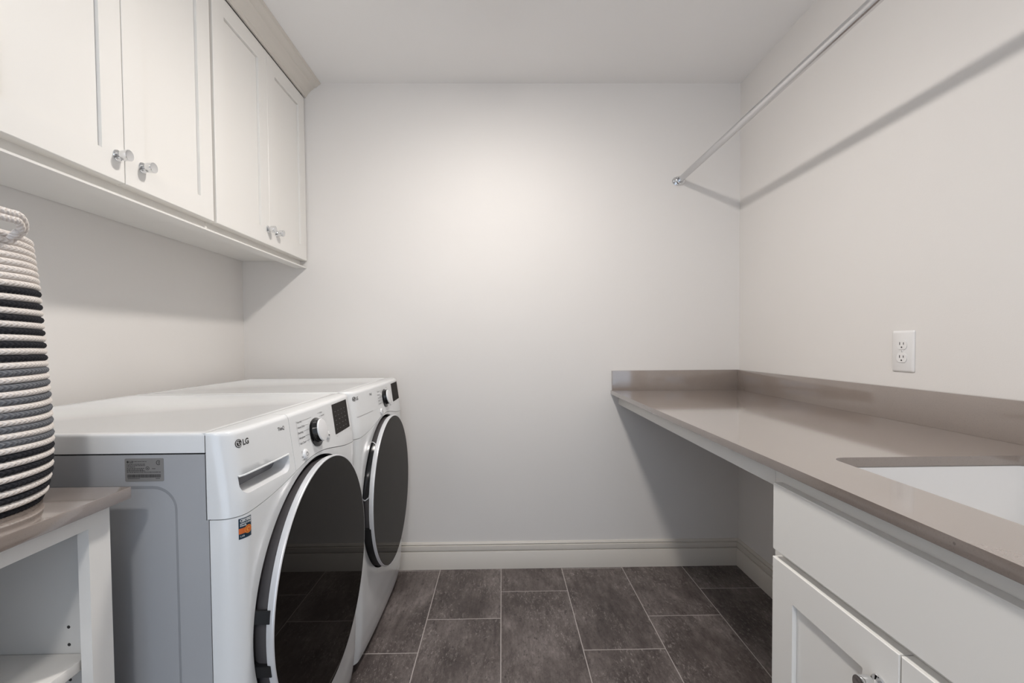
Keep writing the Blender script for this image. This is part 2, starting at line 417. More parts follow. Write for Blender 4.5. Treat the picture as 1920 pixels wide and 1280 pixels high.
b = bmesh.new(); box(b, XR-.0205, XR-.0008, .29, D-.0008, ZC, ZC+.1, bev=.0005)
tag(obj('backsplash', b, 'quartz'), 'long taupe quartz upstand on the right wall below the outlet', 'backsplash', 'taupe upstands')
# apron under the open end of the counter
b = bmesh.new(); box(b, XFF, XFF+.019, .9692, D-.001, .8285, ZC-.0208, bev=.0008)
tag(obj('apron_rail', b, 'cab'), 'cream rail under the front of the taupe counter, over the open knee space', 'rail')
# base cabinet
mpR = lambda u, v, w: Vector((w, u, v))
t = thing('base_cabinet', 'cream sink base cabinet with a false drawer front under the right counter', 'cabinet', (.9, .638, 0))
Y0c, Y1c = .308, .968
b = bmesh.new()
box(b, XFF+.0195, XR-.004, Y1c-.018, Y1c-.0005, .10, ZC-.0215); box(b, XFF+.0195, XR-.004, Y0c+.0005, Y0c+.018, .10, ZC-.0215)
box(b, XFF+.0195, XR-.004, Y0c+.018, Y1c-.018, .10, .118); box(b, XR-.012, XR-.004, Y0c+.018, Y1c-.018, .118, ZC-.03)
box(b, XFF+.07, XFF+.088, Y0c+.002, Y1c-.002, 0, .10); box(b, XFF+.088, XR-.03, Y1c-.02, Y1c-.002, 0, .0995); box(b, XFF+.088, XR-.03, Y0c+.002, Y0c+.02, 0, .0995)
obj('carcass', b, 'cab', t, smooth=False)
b = bmesh.new()
box(b, XFF, XFF+.019, Y1c-.04, Y1c, .10, ZC-.0208); box(b, XFF, XFF+.019, Y0c, Y0c+.04, .10, ZC-.0208)
box(b, XFF, XFF+.019, Y0c+.04, Y1c-.04, .83, ZC-.0208); box(b, XFF, XFF+.019, Y0c+.04, Y1c-.04, .675, .72); box(b, XFF, XFF+.019, Y0c+.04, Y1c-.04, .10, .14)
obj('face_frame', b, 'cab', t, smooth=False)
b = bmesh.new(); slab(b, .332, .9440, .7045, .8440, XFF-.001, XD, mpR); obj('drawer_front', b, 'cab', t, smooth=False)
for (a, c, ky) in ((.6365, .9440, .6700), (.332, .6335, .600)):
    b = bmesh.new(); shaker(b, a, c, .115, .6885, XFF-.001, XD, mpR, fr=.0665); d = obj('door', b, 'cab', t, smooth=False)
    knob(d, (XD-.0002, ky, .6195), -1)
# undermount sink
b = bmesh.new()
zr = ZC-.0205
loops = []
for (off, z, r) in ((.020, zr, .04), (-.004, zr, .030), (-.004, zr-.004, .030), (-.007, zr-.15, .03), (-.02, zr-.185, .04), (-.06, zr-.198, .06)):
    loops.append([b.verts.new((p[0], p[1], z)) for p in rrect(.672-off, 1.092+off, .40-off, .925+off, r, 6)])
for P, Q in zip(loops, loops[1:]):
    for i in range(len(P)): b.faces.new([P[i], P[(i+1) % len(P)], Q[(i+1) % len(P)], Q[i]])
b.faces.new(loops[-1])
sk = obj('sink', b, 'porcelain', ang=50, recalc=False)
for p in sk.data.polygons: pass
tag(sk, 'white undermount sink basin set below the cut-out in the taupe counter', 'sink')
b = bmesh.new(); lathe(b, [(0, .042), (.002, .042), (.003, .036), (.001, .030), (.001, 0)], (.882, .66, zr-.1982), (0, 0, 1), 28); obj('drain', b, 'chrome', sk)

# ---------------------------------------------------------------- hanging rod
RX, RZ, RR = .8965, 1.9500, .0142
t = thing('hanging_rod', 'chrome clothes rod running along the right wall under the ceiling', 'rod', (RX, D, RZ))
b = bmesh.new(); lathe(b, [(0, RR), (D-.010-YF-.010, RR)], (RX, YF+.010, RZ), (0, 1, 0), 40); obj('pole', b, 'rod', t)
for yy, s in ((D-.0005, -1), (YF+.0005, 1)):
    b = bmesh.new()
    prism(b, [(.033*math.cos(a)*(1.0 if abs(math.cos(a)) > .5 else .92), .0225*math.sin(a)) for a in [2*PI*i/32 for i in range(32)]], lambda p, q, h: Vector((RX-.004+p, h, RZ+q-.003)), yy, yy+s*.003)
    lathe(b, [(.003, RR+.0060), (.006, RR+.0058), (.016, RR+.0036), (.018, RR+.0030), (.018, RR+.0008)], (RX, yy, RZ), (0, s, 0), 32, cap=False)
    for dx in (-.027, .019): lathe(b, [(.003, .0042), (.0045, .0040), (.0055, .0025), (.0057, 0)], (RX+dx, yy, RZ-.003), (0, s, 0), 16)
    obj('flange', b, 'chrome', t)

# ---------------------------------------------------------------- wall outlet
oy, oz = 1.3495, 1.1075
t = thing('wall_outlet', 'white double wall outlet above the taupe upstand', 'outlet', (XR, oy, oz-.061))
b = bmesh.new()
P0 = rrect(oy-.0375, oy+.0375, oz-.0615, oz+.0615, .004, 4); P1 = rrect(oy-.0365, oy+.0365, oz-.0605, oz+.0605, .005, 4); P2 = rrect(oy-.0325, oy+.0325, oz-.0565, oz+.0565, .004, 4)
rs = [[b.verts.new((x, p[0], p[1])) for p in P] for P, x in ((P0, XR-.0003), (P0, XR-.0022), (P1, XR-.0036), (P2, XR-.0058))]
for P, Q in zip(rs, rs[1:]):
    for i in range(len(P)): b.faces.new([P[i], P[(i+1) % len(P)], Q[(i+1) % len(P)], Q[i]])
b.faces.new(rs[-1]); obj('cover_plate', b, 'outlet', t)
for k, cz in enumerate((oz+.0195, oz-.0195)):
    b = bmesh.new()
    R = .0172; poly = []
    for i in range(48):
        a = 2*PI*i/48; poly.append((oy+R*math.cos(a), cz+max(-.0140, min(.0140, R*math.sin(a)))))
    prism(b, poly, lambda p, q, h: Vector((h, p, q)), XR-.0055, XR-.0078)
    # slots: viewer looks along +X, so the viewer's left is +Y
    for dy, h in ((.0064, .0042), (-.0064, .0034)): box(b, XR-.0081, XR-.0077, oy+dy-.0012, oy+dy+.0012, cz+.0035-h, cz+.0035+h, mi=1)
    prism(b, [(oy+.0026*math.cos(a), cz-.0078+max(-.0018, .0026*math.sin(a))) for a in [2*PI*i/16 for i in range(16)]], lambda p, q, h: Vector((h, p, q)), XR-.0077, XR-.0081, mi=1)
    obj('receptacle', b, ['outlet', 'ink'], t)
b = bmesh.new(); lathe(b, [(0, .0032), (.0008, .0030), (.0012, .0018), (.0012, 0)], (XR-.0058, oy, oz), (-1, 0, 0), 16); box(b, XR-.0074, XR-.0069, oy-.0004, oy+.0004, oz-.0026, oz+.0026, mi=1); obj('screw', b, ['outlet', 'inkgrey'], t)

# ---------------------------------------------------------------- ceiling lights
def ceiling_light(x, y, label, lamp='lamp'):
    t = thing('ceiling_light', label, 'ceiling light', (x, y, H), 'round flush ceiling lights')
    b = bmesh.new(); lathe(b, [(.0005, .098), (.104, .098), (.108, .095), (.108, .088), (.104, .087), (.100, .087), (.100, 0)], (x, y, H), (0, 0, -1), 48, cap=False); obj('housing', b, 'plastic_white', t)
    b = bmesh.new(); lathe(b, [(.1003, 0), (.1003, .0865), (.104, .0865), (.112, .076), (.119, .055), (.124, .028), (.1255, 0)], (x, y, H), (0, 0, -1), 48); obj('diffuser', b, lamp, t)
ceiling_light(-.022, 1.36, 'round flush ceiling light between the wall cabinets and the rod')
ceiling_light(-.022, -.80, 'added fill light behind the camera, shaped like a round flush ceiling light', 'lamp_fill')  # unseen fixture added to fill the foreground with light

# ---------------------------------------------------------------- open shelf unit and its top (left foreground)
XB = -.6600; YB1 = .7685; YB0 = .16
t = thing('open_bookcase', 'white open shelf unit in the left foreground beside the washer', 'shelf unit', (-.97, .46, 0))
b = bmesh.new(); box(b, XL+.002, XB-.0185, YB1-.020, YB1-.001, 0, .879)
for k in (-10, -8, -6, -4, -3, -2, 0, 1):
    z = .6510+.0293*k
    for x in (-.7146, -1.18): lathe(b, [(0, .0026), (.0004, .0026), (.0004, 0)], (x, YB1-.0200, z), (0, -1, 0), 14, mi=1)
obj('side_panel', b, ['cab_in', 'ink'], t, smooth=False)
b = bmesh.new(); box(b, XL+.002, XB-.0185, YB0+.001, YB0+.020, 0, .879); obj('side_panel', b, 'cab_in', t, smooth=False)
b = bmesh.new(); box(b, XL+.002, XL+.008, YB0+.020, YB1-.0205, .10, .879); obj('back_panel', b, 'cab_in', t, smooth=False)
b = bmesh.new()
box(b, XB-.018, XB, YB1-.0395, YB1, 0, .8795); box(b, XB-.018, XB, YB0, YB0+.0395, 0, .8795)
box(b, XB-.018, XB, YB0+.0395, YB1-.0395, .8495, .8795); box(b, XB-.018, XB, YB0+.0395, YB1-.0395, 0, .11)
obj('face_frame', b, 'cab', t, smooth=False)
b = bmesh.new(); box(b, XL+.012, XB-.0215, YB0+.021, YB1-.0212, .6190, .6363, bev=.0008); obj('shelf', b, 'cab', t)
b = bmesh.new(); box(b, XL+.012, XB-.0185, YB0+.021, YB1-.0212, .095, .112); obj('bottom_shelf', b, 'cab_in', t)
b = bmesh.new(); box(b, XL+.0008, -.6360, YB0-.015, .7850, .8800, .9000, bev=.0012)
tag(obj('countertop', b, 'quartz'), 'short taupe quartz top on the white shelf unit under the basket', 'countertop', 'taupe quartz worktops')

# ---------------------------------------------------------------- rope basket
BX, BY, BZ = -.815, .655, .9002
def Rz(z):                                        # outside radius by height above the top
    pts = [(0, .112), (.012, .120), (.045, .1265), (.095, .1290), (.15, .1275), (.215, .1245), (.33, .1190), (.41, .1120)]
    for (a, ra), (c, rc) in zip(pts, pts[1:]):
        if z <= c: return ra+(rc-ra)*(z-a)/(c-a)
    return pts[-1][1]
t = thing('rope_basket', 'tall round rope basket, cream with black and grey stripes, on the shelf unit', 'basket', (BX, BY, BZ))
b = bmesh.new(); uvl = b.loops.layers.uv.new('UVMap')
rr = .00505; NC = 40; NS = 120; NM = 10
def coil(b, cz, R, r, mi, a0=0, a1=2*PI, path=None, ns=NS):
    rows = []
    closed = path is None
    for i in range(ns+1):
        if closed:
            a = 2*PI*i/ns; c = Vector((BX+R*math.cos(a), BY+R*math.sin(a), cz+.0008*math.sin(3*a+cz*40))); nx = Vector((math.cos(a), math.sin(a), 0)); up = Vector((0, 0, 1)); L = R*a
        else: c, nx, up, L = path(i/ns)
        rows.append(([b.verts.new(c+nx*(r*math.cos(2*PI*j/NM))+up*(r*math.sin(2*PI*j/NM))) for j in range(NM)], L))
    if closed:
        for v in rows[-1][0]: b.verts.remove(v)
        rows[-1] = (rows[0][0], rows[-1][1])
    for (A, la), (B2, lb) in zip(rows, rows[1:]):
        for j in range(NM):
            k = (j+1) % NM
            f = b.faces.new([A[j], B2[j], B2[k], A[k]]); f.material_index = mi; f.smooth = True
            # v: 0.5 = outward, 0.75 = underside
            for l, (uu, vv) in zip(f.loops, ((la, (.5-j/NM)), (lb, (.5-j/NM)), (lb, (.5-(j+1)/NM)), (la, (.5-(j+1)/NM)))): l[uvl].uv = (uu, vv % 1.0 if abs(vv % 1.0) > 1e-6 else 0.0)
    if not closed:
        b.faces.new(rows[0][0]).material_index = mi; b.faces.new(rows[-1][0][::-1]).material_index = mi
NTOT = 40
for i in range(NTOT+1):
    z = BZ+rr+i*2*rr*.980; idx = NTOT-i
    if idx >= 8 and idx % 2 == 0: mi = 2 if 20 <= idx <= 30 else 1
    else: mi = 0
    coil(b, z, Rz(z-BZ)-rr, rr, mi)
vs_ = [b.verts.new((BX+.108*math.cos(2*PI*i/48), BY+.108*math.sin(2*PI*i/48), BZ+.003)) for i in range(48)]; b.faces.new(vs_)
obj('coiled_wall', b, ['rope_w', 'rope_k', 'rope_g'], t, ang=60)
ZTOP = BZ+rr*2*NTOT*.980+2*rr
def handle(th0, sgn):
    b = bmesh.new(); global uvl; uvl = b.loops.layers.uv.new('UVMap')
    key = [(.855, .1000, 1.2890), (.820, .1080, 1.2950), (.803, .1190, 1.3030), (.780, .1280, 1.3110), (.663, .1370, 1.3205), (.558, .1390, 1.3210), (.44, .1410, 1.3215), (.22, .1430, 1.3235), (0, .1440, 1.3245)]
    key = key+[(-a, r, z) for a, r, z in key[-2::-1]]
    def cr(p0, p1, p2, p3, s): return .5*((2*p1)+(-p0+p2)*s+(2*p0-5*p1+4*p2-p3)*s*s+(-p0+3*p1-3*p2+p3)*s**3)
    def pos(f):
        x = f*(len(key)-1); i = min(int(x), len(key)-2); s = x-i
        K = [key[max(0, min(len(key)-1, i+d))] for d in (-1, 0, 1, 2)]
        a, r, z = [cr(K[0][q], K[1][q], K[2][q], K[3][q], s) for q in range(3)]
        return Vector((BX+r*math.cos(th0+a), BY+r*math.sin(th0+a), z))
    for k in (-.5, .5):
        def path(f):
            p = pos(f); q = pos(min(1, f+.004)); p0 = pos(max(0, f-.004)); T = (q-p0).normalized()
            rad = Vector((p.x-BX, p.y-BY, 0)).normalized()
            side = (rad-T*rad.dot(T)).normalized(); up = T.cross(side).normalized()
            return p+up*(k*.0086), side, up, f*.3
        coil(b, 0, 0, .0048, 0, path=path, ns=90)
    return obj('handle', b, 'rope_w', t, ang=60)
handle(math.radians(-37), 1); handle(math.radians(143), 1)

# ---------------------------------------------------------------- washer and dryer
HW = .343; ZTOPM = .978; XBK = -.5505
def interp(z, pts):
    if z <= pts[0][0]: return pts[0][1]
    for (a, va), (c, vc) in zip(pts, pts[1:]):
        if z <= c: return va+(vc-va)*(z-a)/(c-a)
    return pts[-1][1]
ZD, RO = .546, .3025
def front_x(Y, z, Yc, dish=True):
    u = min(abs(Y-Yc), HW)
    x = interp(z, [(0, -.508), (.02, -.505), (.06, -.497), (.12, -.490), (.2, -.486), (.5, -.484), (.82, -.484), (.845, -.485), (.965, -.501), (1, -.506)])
    x -= .011*(u/HW)**3
    r = .036
    if u > HW-r: q = u-(HW-r); x -= r-math.sqrt(max(0, r*r-q*q))
    r = .010
    if z > ZTOPM-r: q = min(r, z-(ZTOPM-r)); x -= r-math.sqrt(max(0, r*r-q*q))
    if dish:
        d = math.hypot(Y-Yc, z-ZD)-RO
        if d < .06: x -= .0020*math.exp(-max(0, d)/.010)
    return x
def arch(Y, Yc):
    d = Y-Yc; u = abs(d)
    return .813+.0435*math.exp(-(d/.20)**2)+max(0, d)*.018
def ys(Yc, a, c):
    L = [Yc+s*(HW-q) for s in (-1, 1) for q in (0.0006, .0020, .0045, .008, .012, .017, .022, .028, .036)]+[Yc+v for v in frange(-.29, .29, .0145)]
    return sorted(y for y in L if a-1e-9 <= y <= c+1e-9)

def machine(kind, Yc, label):
    t = thing(kind, label, 'washing machine' if kind == 'washing_machine' else 'dryer', (-.9, Yc, 0))
    ya, yb = Yc-HW, Yc+HW
    # steel cabinet with a pressed panel on each side
    b = bmesh.new()
    out = [(-1.235, .03), (-.5480, .03), (-.5480, .8150), (-.5525, .8150), (-.5525, .9385), (-1.235, .9385)]
    for yy, s in ((ya, 1), (yb, -1)):
        R0 = rrect(-1.15, -.605, .10, .8810, .045, 8); R1 = rrect(-1.143, -.612, .107, .8740, .040, 8)
        sheet(b, out, [R0], [], [], lambda u, v, h: Vector((u, yy+s*h, v)))
        A = [b.verts.new((p[0], yy, p[1])) for p in R0]; Bq = [b.verts.new((p[0], yy+s*.0035, p[1])) for p in R1]
        for i in range(len(A)): b.faces.new([A[i], A[(i+1) % len(A)], Bq[(i+1) % len(A)], Bq[i]])
        b.faces.new(Bq)
    n = len(out)
    A = [b.verts.new((p[0], ya, p[1])) for p in out]; Bq = [b.verts.new((p[0], yb, p[1])) for p in out]
    for i in range(n): b.faces.new([A[i], A[(i+1) % n], Bq[(i+1) % n], Bq[i]])
    bmesh.ops.remove_doubles(b, verts=b.verts, dist=1e-5)
    cab = obj('cabinet', b, 'steel_shaded', t, ang=20)
    b = bmesh.new(); box(b, -1.23, -.5522, ya+.003, yb-.003, .9388, .9412); box(b, -.5523, -.5512, ya+.008, yb-.008, .82, .966)
    box(b, -.5478, -.5470, ya+.003, yb-.003, .04, .815)
    obj('gap_shade', b, 'seam', t, smooth=False)  # dark strips set in the panel gaps to stand for shade
    # lid
    b = bmesh.new(); tmp = bmesh.new(); bmesh.ops.create_cube(tmp, size=1)
    x0, x1, z0, z1 = -1.236, -.5525, .9415, ZTOPM
    for v in tmp.verts: v.co = Vector(((x0+x1)/2+v.co.x*(x1-x0), Yc+v.co.y*2*HW, (z0+z1)/2+v.co.z*(z1-z0)))
    eds = [e for e in tmp.edges if all(v.co.z > z1-1e-5 for v in e.verts) and not all(v.co.x > x1-1e-5 for v in e.verts)]
    bmesh.ops.bevel(tmp, geom=eds, offset=.007, segments=4, profile=.5, affect='EDGES')
    top = max(tmp.faces, key=lambda f: f.calc_center_median().z*10+f.calc_area())
    r = bmesh.ops.inset_individual(tmp, faces=[top], thickness=.022); r = bmesh.ops.inset_individual(tmp, faces=[top], thickness=.004)
    for v in top.verts: v.co.z -= .0018
    merge(b, tmp); obj('top_lid', b, 'enamel', t)
    # lower front panel
    def F(off=0.0, back=XBK, dish=True):
        return lambda u, v, h: Vector((front_x(u, v, Yc, dish)+off if h == 0 else h, u, v))
    Y = ys(Yc, ya, yb); Z = [.03, .035, .042, .05, .06, .075]+frange(.09, .855, .0153)
    g = .0009
    zs_side = [z for z in Z if .03 < z < arch(ya, Yc)-.004]
    outer = [(y, .03) for y in [ya]+[y for y in Y if ya+1e-4 < y < yb-1e-4]+[yb]]
    outer += [(yb, z) for z in zs_side]
    outer += [(y, arch(y, Yc)-g) for y in [yb]+[y for y in Y[::-1] if ya+1e-4 < y < yb-1e-4]+[ya]]
    outer += [(ya, z) for z in zs_side[::-1]]
    hole = [(Yc+RO*math.cos(2*PI*i/120), ZD+RO*math.sin(2*PI*i/120)) for i in range(120)]
    extra = [(Yc+(RO+q)*math.cos(2*PI*(i+.5)/90), ZD+(RO+q)*math.sin(2*PI*(i+.5)/90)) for q in (.006, .014, .024) for i in range(90)]
    b = bmesh.new()
    sheet(b, outer, [hole], Y, Z, F(), back=-.5465)
    fp = obj('front_panel', b, 'enamel', t, ang=50)
    # upper front: for the washer the detergent drawer is the part left of the seam
    def upper(name, a, c, par, hole=None):
        Yq = [y for y in ys(Yc, a, c) if a+.001 < y < c-.001]
        Zq = frange(.825, .955, .01)+[.9610, .9660, .9685, .9700, .9715, .9730, .9745, .9758, .9768, .9775]
        tz = [z for z in Zq]
        ou = [(y, arch(y, Yc)+g) for y in [a]+Yq+[c]]
        ou += [(c, z) for z in tz if z > arch(c, Yc)+.005]+[(c, ZTOPM)]
        ou += [(y, ZTOPM) for y in Yq[::-1]]+[(a, ZTOPM)]
        ou += [(a, z) for z in tz[::-1] if z > arch(a, Yc)+.005]
        b = bmesh.new(); sheet(b, ou, [hole] if hole else [], Yq, Zq, F(dish=False), back=XBK, hole_back=-.525)
        return obj(name, b, 'enamel', par, ang=50)
    def on(off): return lambda u, v: Vector((front_x(u, v, Yc, False)+off, u, v))
    if kind == 'washing_machine':
        ysm = Yc-.1205
        pk = rrect(Yc-.3230, Yc-.1430, .8530, .8905, .022, 7, (1, 0, 0, 1))
        dr = upper('detergent_drawer', ya, ysm-.0007, t, pk)
        panel = upper('control_panel', ysm+.0007, yb, t)
        b = bmesh.new()                                        # the sloping scoop of the finger pull
        A = [b.verts.new(Vector((-.5250, p[0], p[1]))) for p in pk]; b.faces.new(A)
        lip = [p for p in pk]
        n = len(pk)
        ring0 = [b.verts.new(on(-.0004)(*p)) for p in pk]
        cu, cv = Yc-.233, .905
        ring1 = [b.verts.new(Vector((-.5225, cu+(p[0]-cu)*.96, cv+(p[1]-cv)*(.80 if p[1] < .880 else 1.0)))) for p in pk]
        for i in range(n): b.faces.new([ring0[i], ring0[(i+1) % n], ring1[(i+1) % n], ring1[i]])
        b.faces.new(ring1); b.faces.ensure_lookup_table(); b.faces[-1].material_index = 1; b.faces[0].material_index = 1
        obj('finger_pull', b, ['plastic_white', 'pocket_shade'], dr, ang=40)
        # thin bright lip over the pull
        b = bmesh.new(); Yl = frange(Yc-.3235, Yc-.1425, .012)
        for o1, o2, z1, z2 in ((.0, .0022, .8920, .8912), (.0022, .0022, .8912, .8892), (.0022, -.004, .8892, .8888)):
            P = [b.verts.new(on(o1)(y, z1)) for y in Yl]; Q = [b.verts.new(on(o2)(y, z2)) for y in Yl]
            for i in range(len(Yl)-1): b.faces.new([P[i], P[i+1], Q[i+1], Q[i]])
        obj('pull_lip', b, 'enamel', dr)
        host = dr; lx = Yc-.3205
    else:
        panel = upper('control_panel', ya, yb, t); host = panel; lx = Yc-.3270
        b = bmesh.new(); s0, s1 = Yc-.318, Yc-.155; Yl = frange(s0, s1, .01)
        P = [b.verts.new(on(.0004)(y, .8900)) for y in Yl]; Q = [b.verts.new(on(.0004)(y, .8886)) for y in Yl]
        for i in range(len(Yl)-1): b.faces.new([P[i], P[i+1], Q[i+1], Q[i]])
        obj('panel_line', b, 'inkgrey', panel)
    # maker's mark, name and the cycle list, printed on the panel
    def logo(b, cu, cv, r, mp, ink=0, pale=1):
        put2d(b, disc2d(cu, cv, r, 32), mp(.0004), ink)
        put2d(b, arc2d(cu, cv, r*.70, r*.82, 60, 360), mp(.0007), pale)
        put2d(b, quad2d(cu-r*.12, cu+r*.02, cv-r*.42, cv+r*.48), mp(.0007), pale); put2d(b, quad2d(cu+r*.02, cu+r*.24, cv-r*.42, cv-r*.30), mp(.0007), pale)
        put2d(b, quad2d(cu+r*.24, cu+r*.80, cv-r*.04, cv+r*.06), mp(.0007), pale); put2d(b, disc2d(cu-r*.36, cv+r*.30, r*.12, 12), mp(.0007), pale)
    b = bmesh.new()
    lz = .9515 if kind == 'washing_machine' else .9530
    logo(b, lx+.0090, lz, .0083, on)
    vf = text2d('LG', .0155, .0005); put2d(b, ([(lx+.0200+p[0], lz-.0054+p[1]) for p in vf[0]], vf[1]), on(.0004))
    obj('maker_mark', b, ['ink', 'plastic_white'], host, smooth=False)
    b = bmesh.new(); vf = text2d('ThinQ', .0118, .0001); ty = Yc-.1730 if kind == 'washing_machine' else Yc-.1700
    put2d(b, ([(ty+p[0]*.92, .9480+p[1]) for p in vf[0]], vf[1]), on(.0004)); obj('printed_name', b, 'ink', host, smooth=False)
    # dial
    dy, dz = Yc+.021, .9125
    if kind == 'dryer': dy, dz = Yc+.035, .9180
    nx = Vector((1, 0, .19)).normalized()
    P = on(0)(dy, dz)
    b = bmesh.new(); lathe(b, [(-.004, 0), (-.004, .0415), (.0010, .0415), (.0014, .0400), (.0016, .0385), (.0020, .0330), (.0034, .0310), (.0150, .0298), (.0150, 0)], P, nx, 48)
    dl = obj('dial', b, 'blackg', panel, ang=40)
    b = bmesh.new(); lathe(b, [(.0150, 0), (.0150, .0293), (.0175, .0293), (.0187, .0286), (.0190, .0275), (.0190, 0)], P, nx, 48); obj('dial_cap', b, 'plastic_white', dl, ang=30)
    for (py, pz, r, sym) in ((dy-.083, .8705, .0125, 'p'), (dy+.067, .8870, .0120, 's')):
        P2 = on(0)(py, pz); b = bmesh.new(); lathe(b, [(-.002, r+.0008), (.0006, r+.0008), (.0008, r), (.0040, r-.0008), (.0052, r-.0028), (.0048, 0)], P2, nx, 28)
        bt = obj('button', b, 'plastic_white', panel, ang=60)
        b = bmesh.new(); q = nx.orthogonal()
        ey = Vector((0, 1, 0)); ez = nx.cross(ey).normalized() if nx.cross(ey).z > 0 else -nx.cross(ey).normalized()
        mp = lambda u, v: P2+nx*.0056+ey*u+ez*v
        if sym == 'p': put2d(b, arc2d(0, 0, .0042, .0052, 110, 430), mp); put2d(b, quad2d(-.0005, .0005, .001, .0062), mp)
        else: put2d(b, ([(-.003, -.0034), (.0042, 0), (-.003, .0034)], [(0, 1, 2)]), mp)
        obj('button_symbol', b, 'ink', bt, smooth=False)
    # cycle list with leader lines
    b = bmesh.new(); lc = dy-.1070
    rows = [('Normal', .9490), ('Heavy Duty', .9360), ('Bedding', .9230), ('Allergiene', .9100), ('Tub Clean', .8970)] if kind == 'washing_machine' else \
           [('Normal', .9480), ('Heavy Duty', .9360), ('Perm. Press', .9240), ('Towels', .9120), ('Delicates', .9000)]
    for s, z in rows:
        vf = text2d(s, .0072); w = max(p[0] for p in vf[0])
        put2d(b, ([(lc+.0035+p[0]*1.15, z+p[1]) for p in vf[0]], vf[1]), on(.0004)); w *= 1.15
        e = dy-math.sqrt(max(1e-5, .0435**2-(z+.002-dz)**2)) if abs(z+.002-dz) < .043 else dy-.03
        if lc+.0055+w < e-.001: put2d(b, quad2d(lc+.0060+w, e, z+.0022, z+.0027), on(.0004))
    put2d(b, quad2d(lc, lc+.0005, rows[-1][1]-.003, rows[0][1]+.006), on(.0004))
    obj('cycle_print', b, 'ink', panel, smooth=False); b = bmesh.new()
    for s, z, yy in (('Delicates', .9530, dy+.037), ('Speed Wash', .9440, dy+.044), ('On', .9330, dy+.049), ('+', .9220, dy+.052), ('-', .9100, dy+.052)):
        if kind == 'dryer' and len(s) > 2: s = 'Air Dry' if s[0] == 'D' else 'Time Dry'
        vf = text2d(s, .0060 if yy < dy+.05 else .0075); put2d(b, ([(yy+p[0]*.7, z+p[1]) for p in vf[0]], vf[1]), on(.0004))
    put2d(b, quad2d(dy+.022, dy+.036, .9550, .9555), on(.0004)); put2d(b, quad2d(dy+.030, dy+.043, .9456, .9461), on(.0004))
    obj('cycle_print', b, 'ink', panel, smooth=False); b = bmesh.new()
    vf = text2d('Power', .0065); put2d(b, ([(lc+.003+p[0]*.6, .8650+p[1]) for p in vf[0]], vf[1]), on(.0004))
    put2d(b, arc2d(lc+.008, .8780, .0024, .0031, -60, 240), on(.0004)); put2d(b, quad2d(lc+.004, lc+.016, .8590, .8597), on(.0004))
    obj('power_print', b, 'ink', panel, smooth=False)
    # display
    d0, d1, z0, z1 = (Yc+.150, Yc+.289, .8765, .9640) if kind == 'washing_machine' else (Yc+.165, Yc+.305, .8830, .9630)
    b = bmesh.new(); Yl = frange(d0, d1, .016); Zl = frange(z0, z1, .011)
    G = [[b.verts.new(on(.0007)(y, z)) for z in Zl] for y in Yl]
    for i in range(len(Yl)-1):
        for j in range(len(Zl)-1): b.faces.new([G[i][j], G[i+1][j], G[i+1][j+1], G[i][j+1]])
    ds = obj('display', b, 'display', panel)
    b = bmesh.new(); rnd = random.Random(3)
    for i in range(4):
        for j in range(5):
            y = d0+.014+i*.028; z = z0+.012+j*.013; w = rnd.uniform(.006, .014)
            if y+w < d1-.004: put2d(b, quad2d(y, y+w, z, z+.0016), on(.0010))
    if kind == 'washing_machine': obj('display_print', b, 'charcoal', ds, smooth=False)
    else: b.free()
    b = bmesh.new()
    put2d(b, quad2d(d0+.005, d0+.018, z0-.0075, z0-.0065), on(.0004))
    obj('indicator_print', b, 'inkgrey', panel, smooth=False); b = bmesh.new()
    put2d(b, quad2d(d1-.012, d1+.004, z0-.0075, z0-.0066), on(.0004))
    for a0 in (0, 120, 240): put2d(b, arc2d(min(d1+.016, yb-.045), z0-.012, .0030, .0038, a0, a0+90, 8), on(.0004))
    obj('indicator_print', b, 'inkgrey', panel, smooth=False)
    # porthole door
    xo = -.456
    b = bmesh.new(); lathe(b, [(-.060, 0), (-.060, RO-.001), (-.046, RO-.001)], (xo, Yc, ZD), (1, 0, 0), 120, cap=False); obj('door_well', b, 'seam', t)
    door = None
    b = bmesh.new()
    # silver bezel, notched at the hinges on the near side
    def zarc(z): return math.atan2(z-ZD, -math.sqrt(max(0, .29**2-(z-ZD)**2)))
    lathe(b, [(-.0165, .2885), (-.0165, .2930), (-.0150, .2975), (-.0030, .3000), (.0000, .2990), (.0008, .2972), (.0004, .2958)], (xo, Yc, ZD), (1, 0, 0), 160, cap=False)
    door = obj('door', b, 'silver', t, ang=50)
    b = bmesh.new(); lathe(b, [(-.002, .2957), (.0006, .2957), (.0010, .2950), (.0010, .2940), (.0010, .2700), (.0010, 0)], (xo, Yc, ZD), (1, 0, 0), 160, cap=False); obj('door_glass', b, 'glass', door, ang=30)
    b = bmesh.new(); lathe(b, [(-.0166, .2900), (-.0185, .2925), (-.034, .2915), (-.044, .2860), (-.058, .2850)], (xo, Yc, ZD), (1, 0, 0), 160, cap=False); obj('door_rim', b, 'charcoal', door, ang=50)
    def rimblock(name, a0, a1, x0, x1, r0, r1, m, rounded=False):
        b = bmesh.new(); n = 24; rows = []
        for i in range(n+1):
            a = math.radians(a0+(a1-a0)*i/n); cy, cz = math.cos(a), math.sin(a)
            k = 1.0
            if rounded: q = abs(2*i/n-1); k = math.sqrt(max(.02, 1-max(0, (q-.86)/.14)**2))
            xm = (x0+x1)/2; xa, xb = xm-(xm-x0)*k, xm+(x1-xm)*k
            rows.append([b.verts.new((xx, Yc+r*cy, ZD+r*cz)) for xx, r in ((xa, r0), (xb, r0), (xb, r1), (xa, r1))])
        for P, Q in zip(rows, rows[1:]):
            for j in range(4): b.faces.new([P[j], P[(j+1) % 4], Q[(j+1) % 4], Q[j]])
        b.faces.new(rows[0]); b.faces.new(rows[-1][::-1])
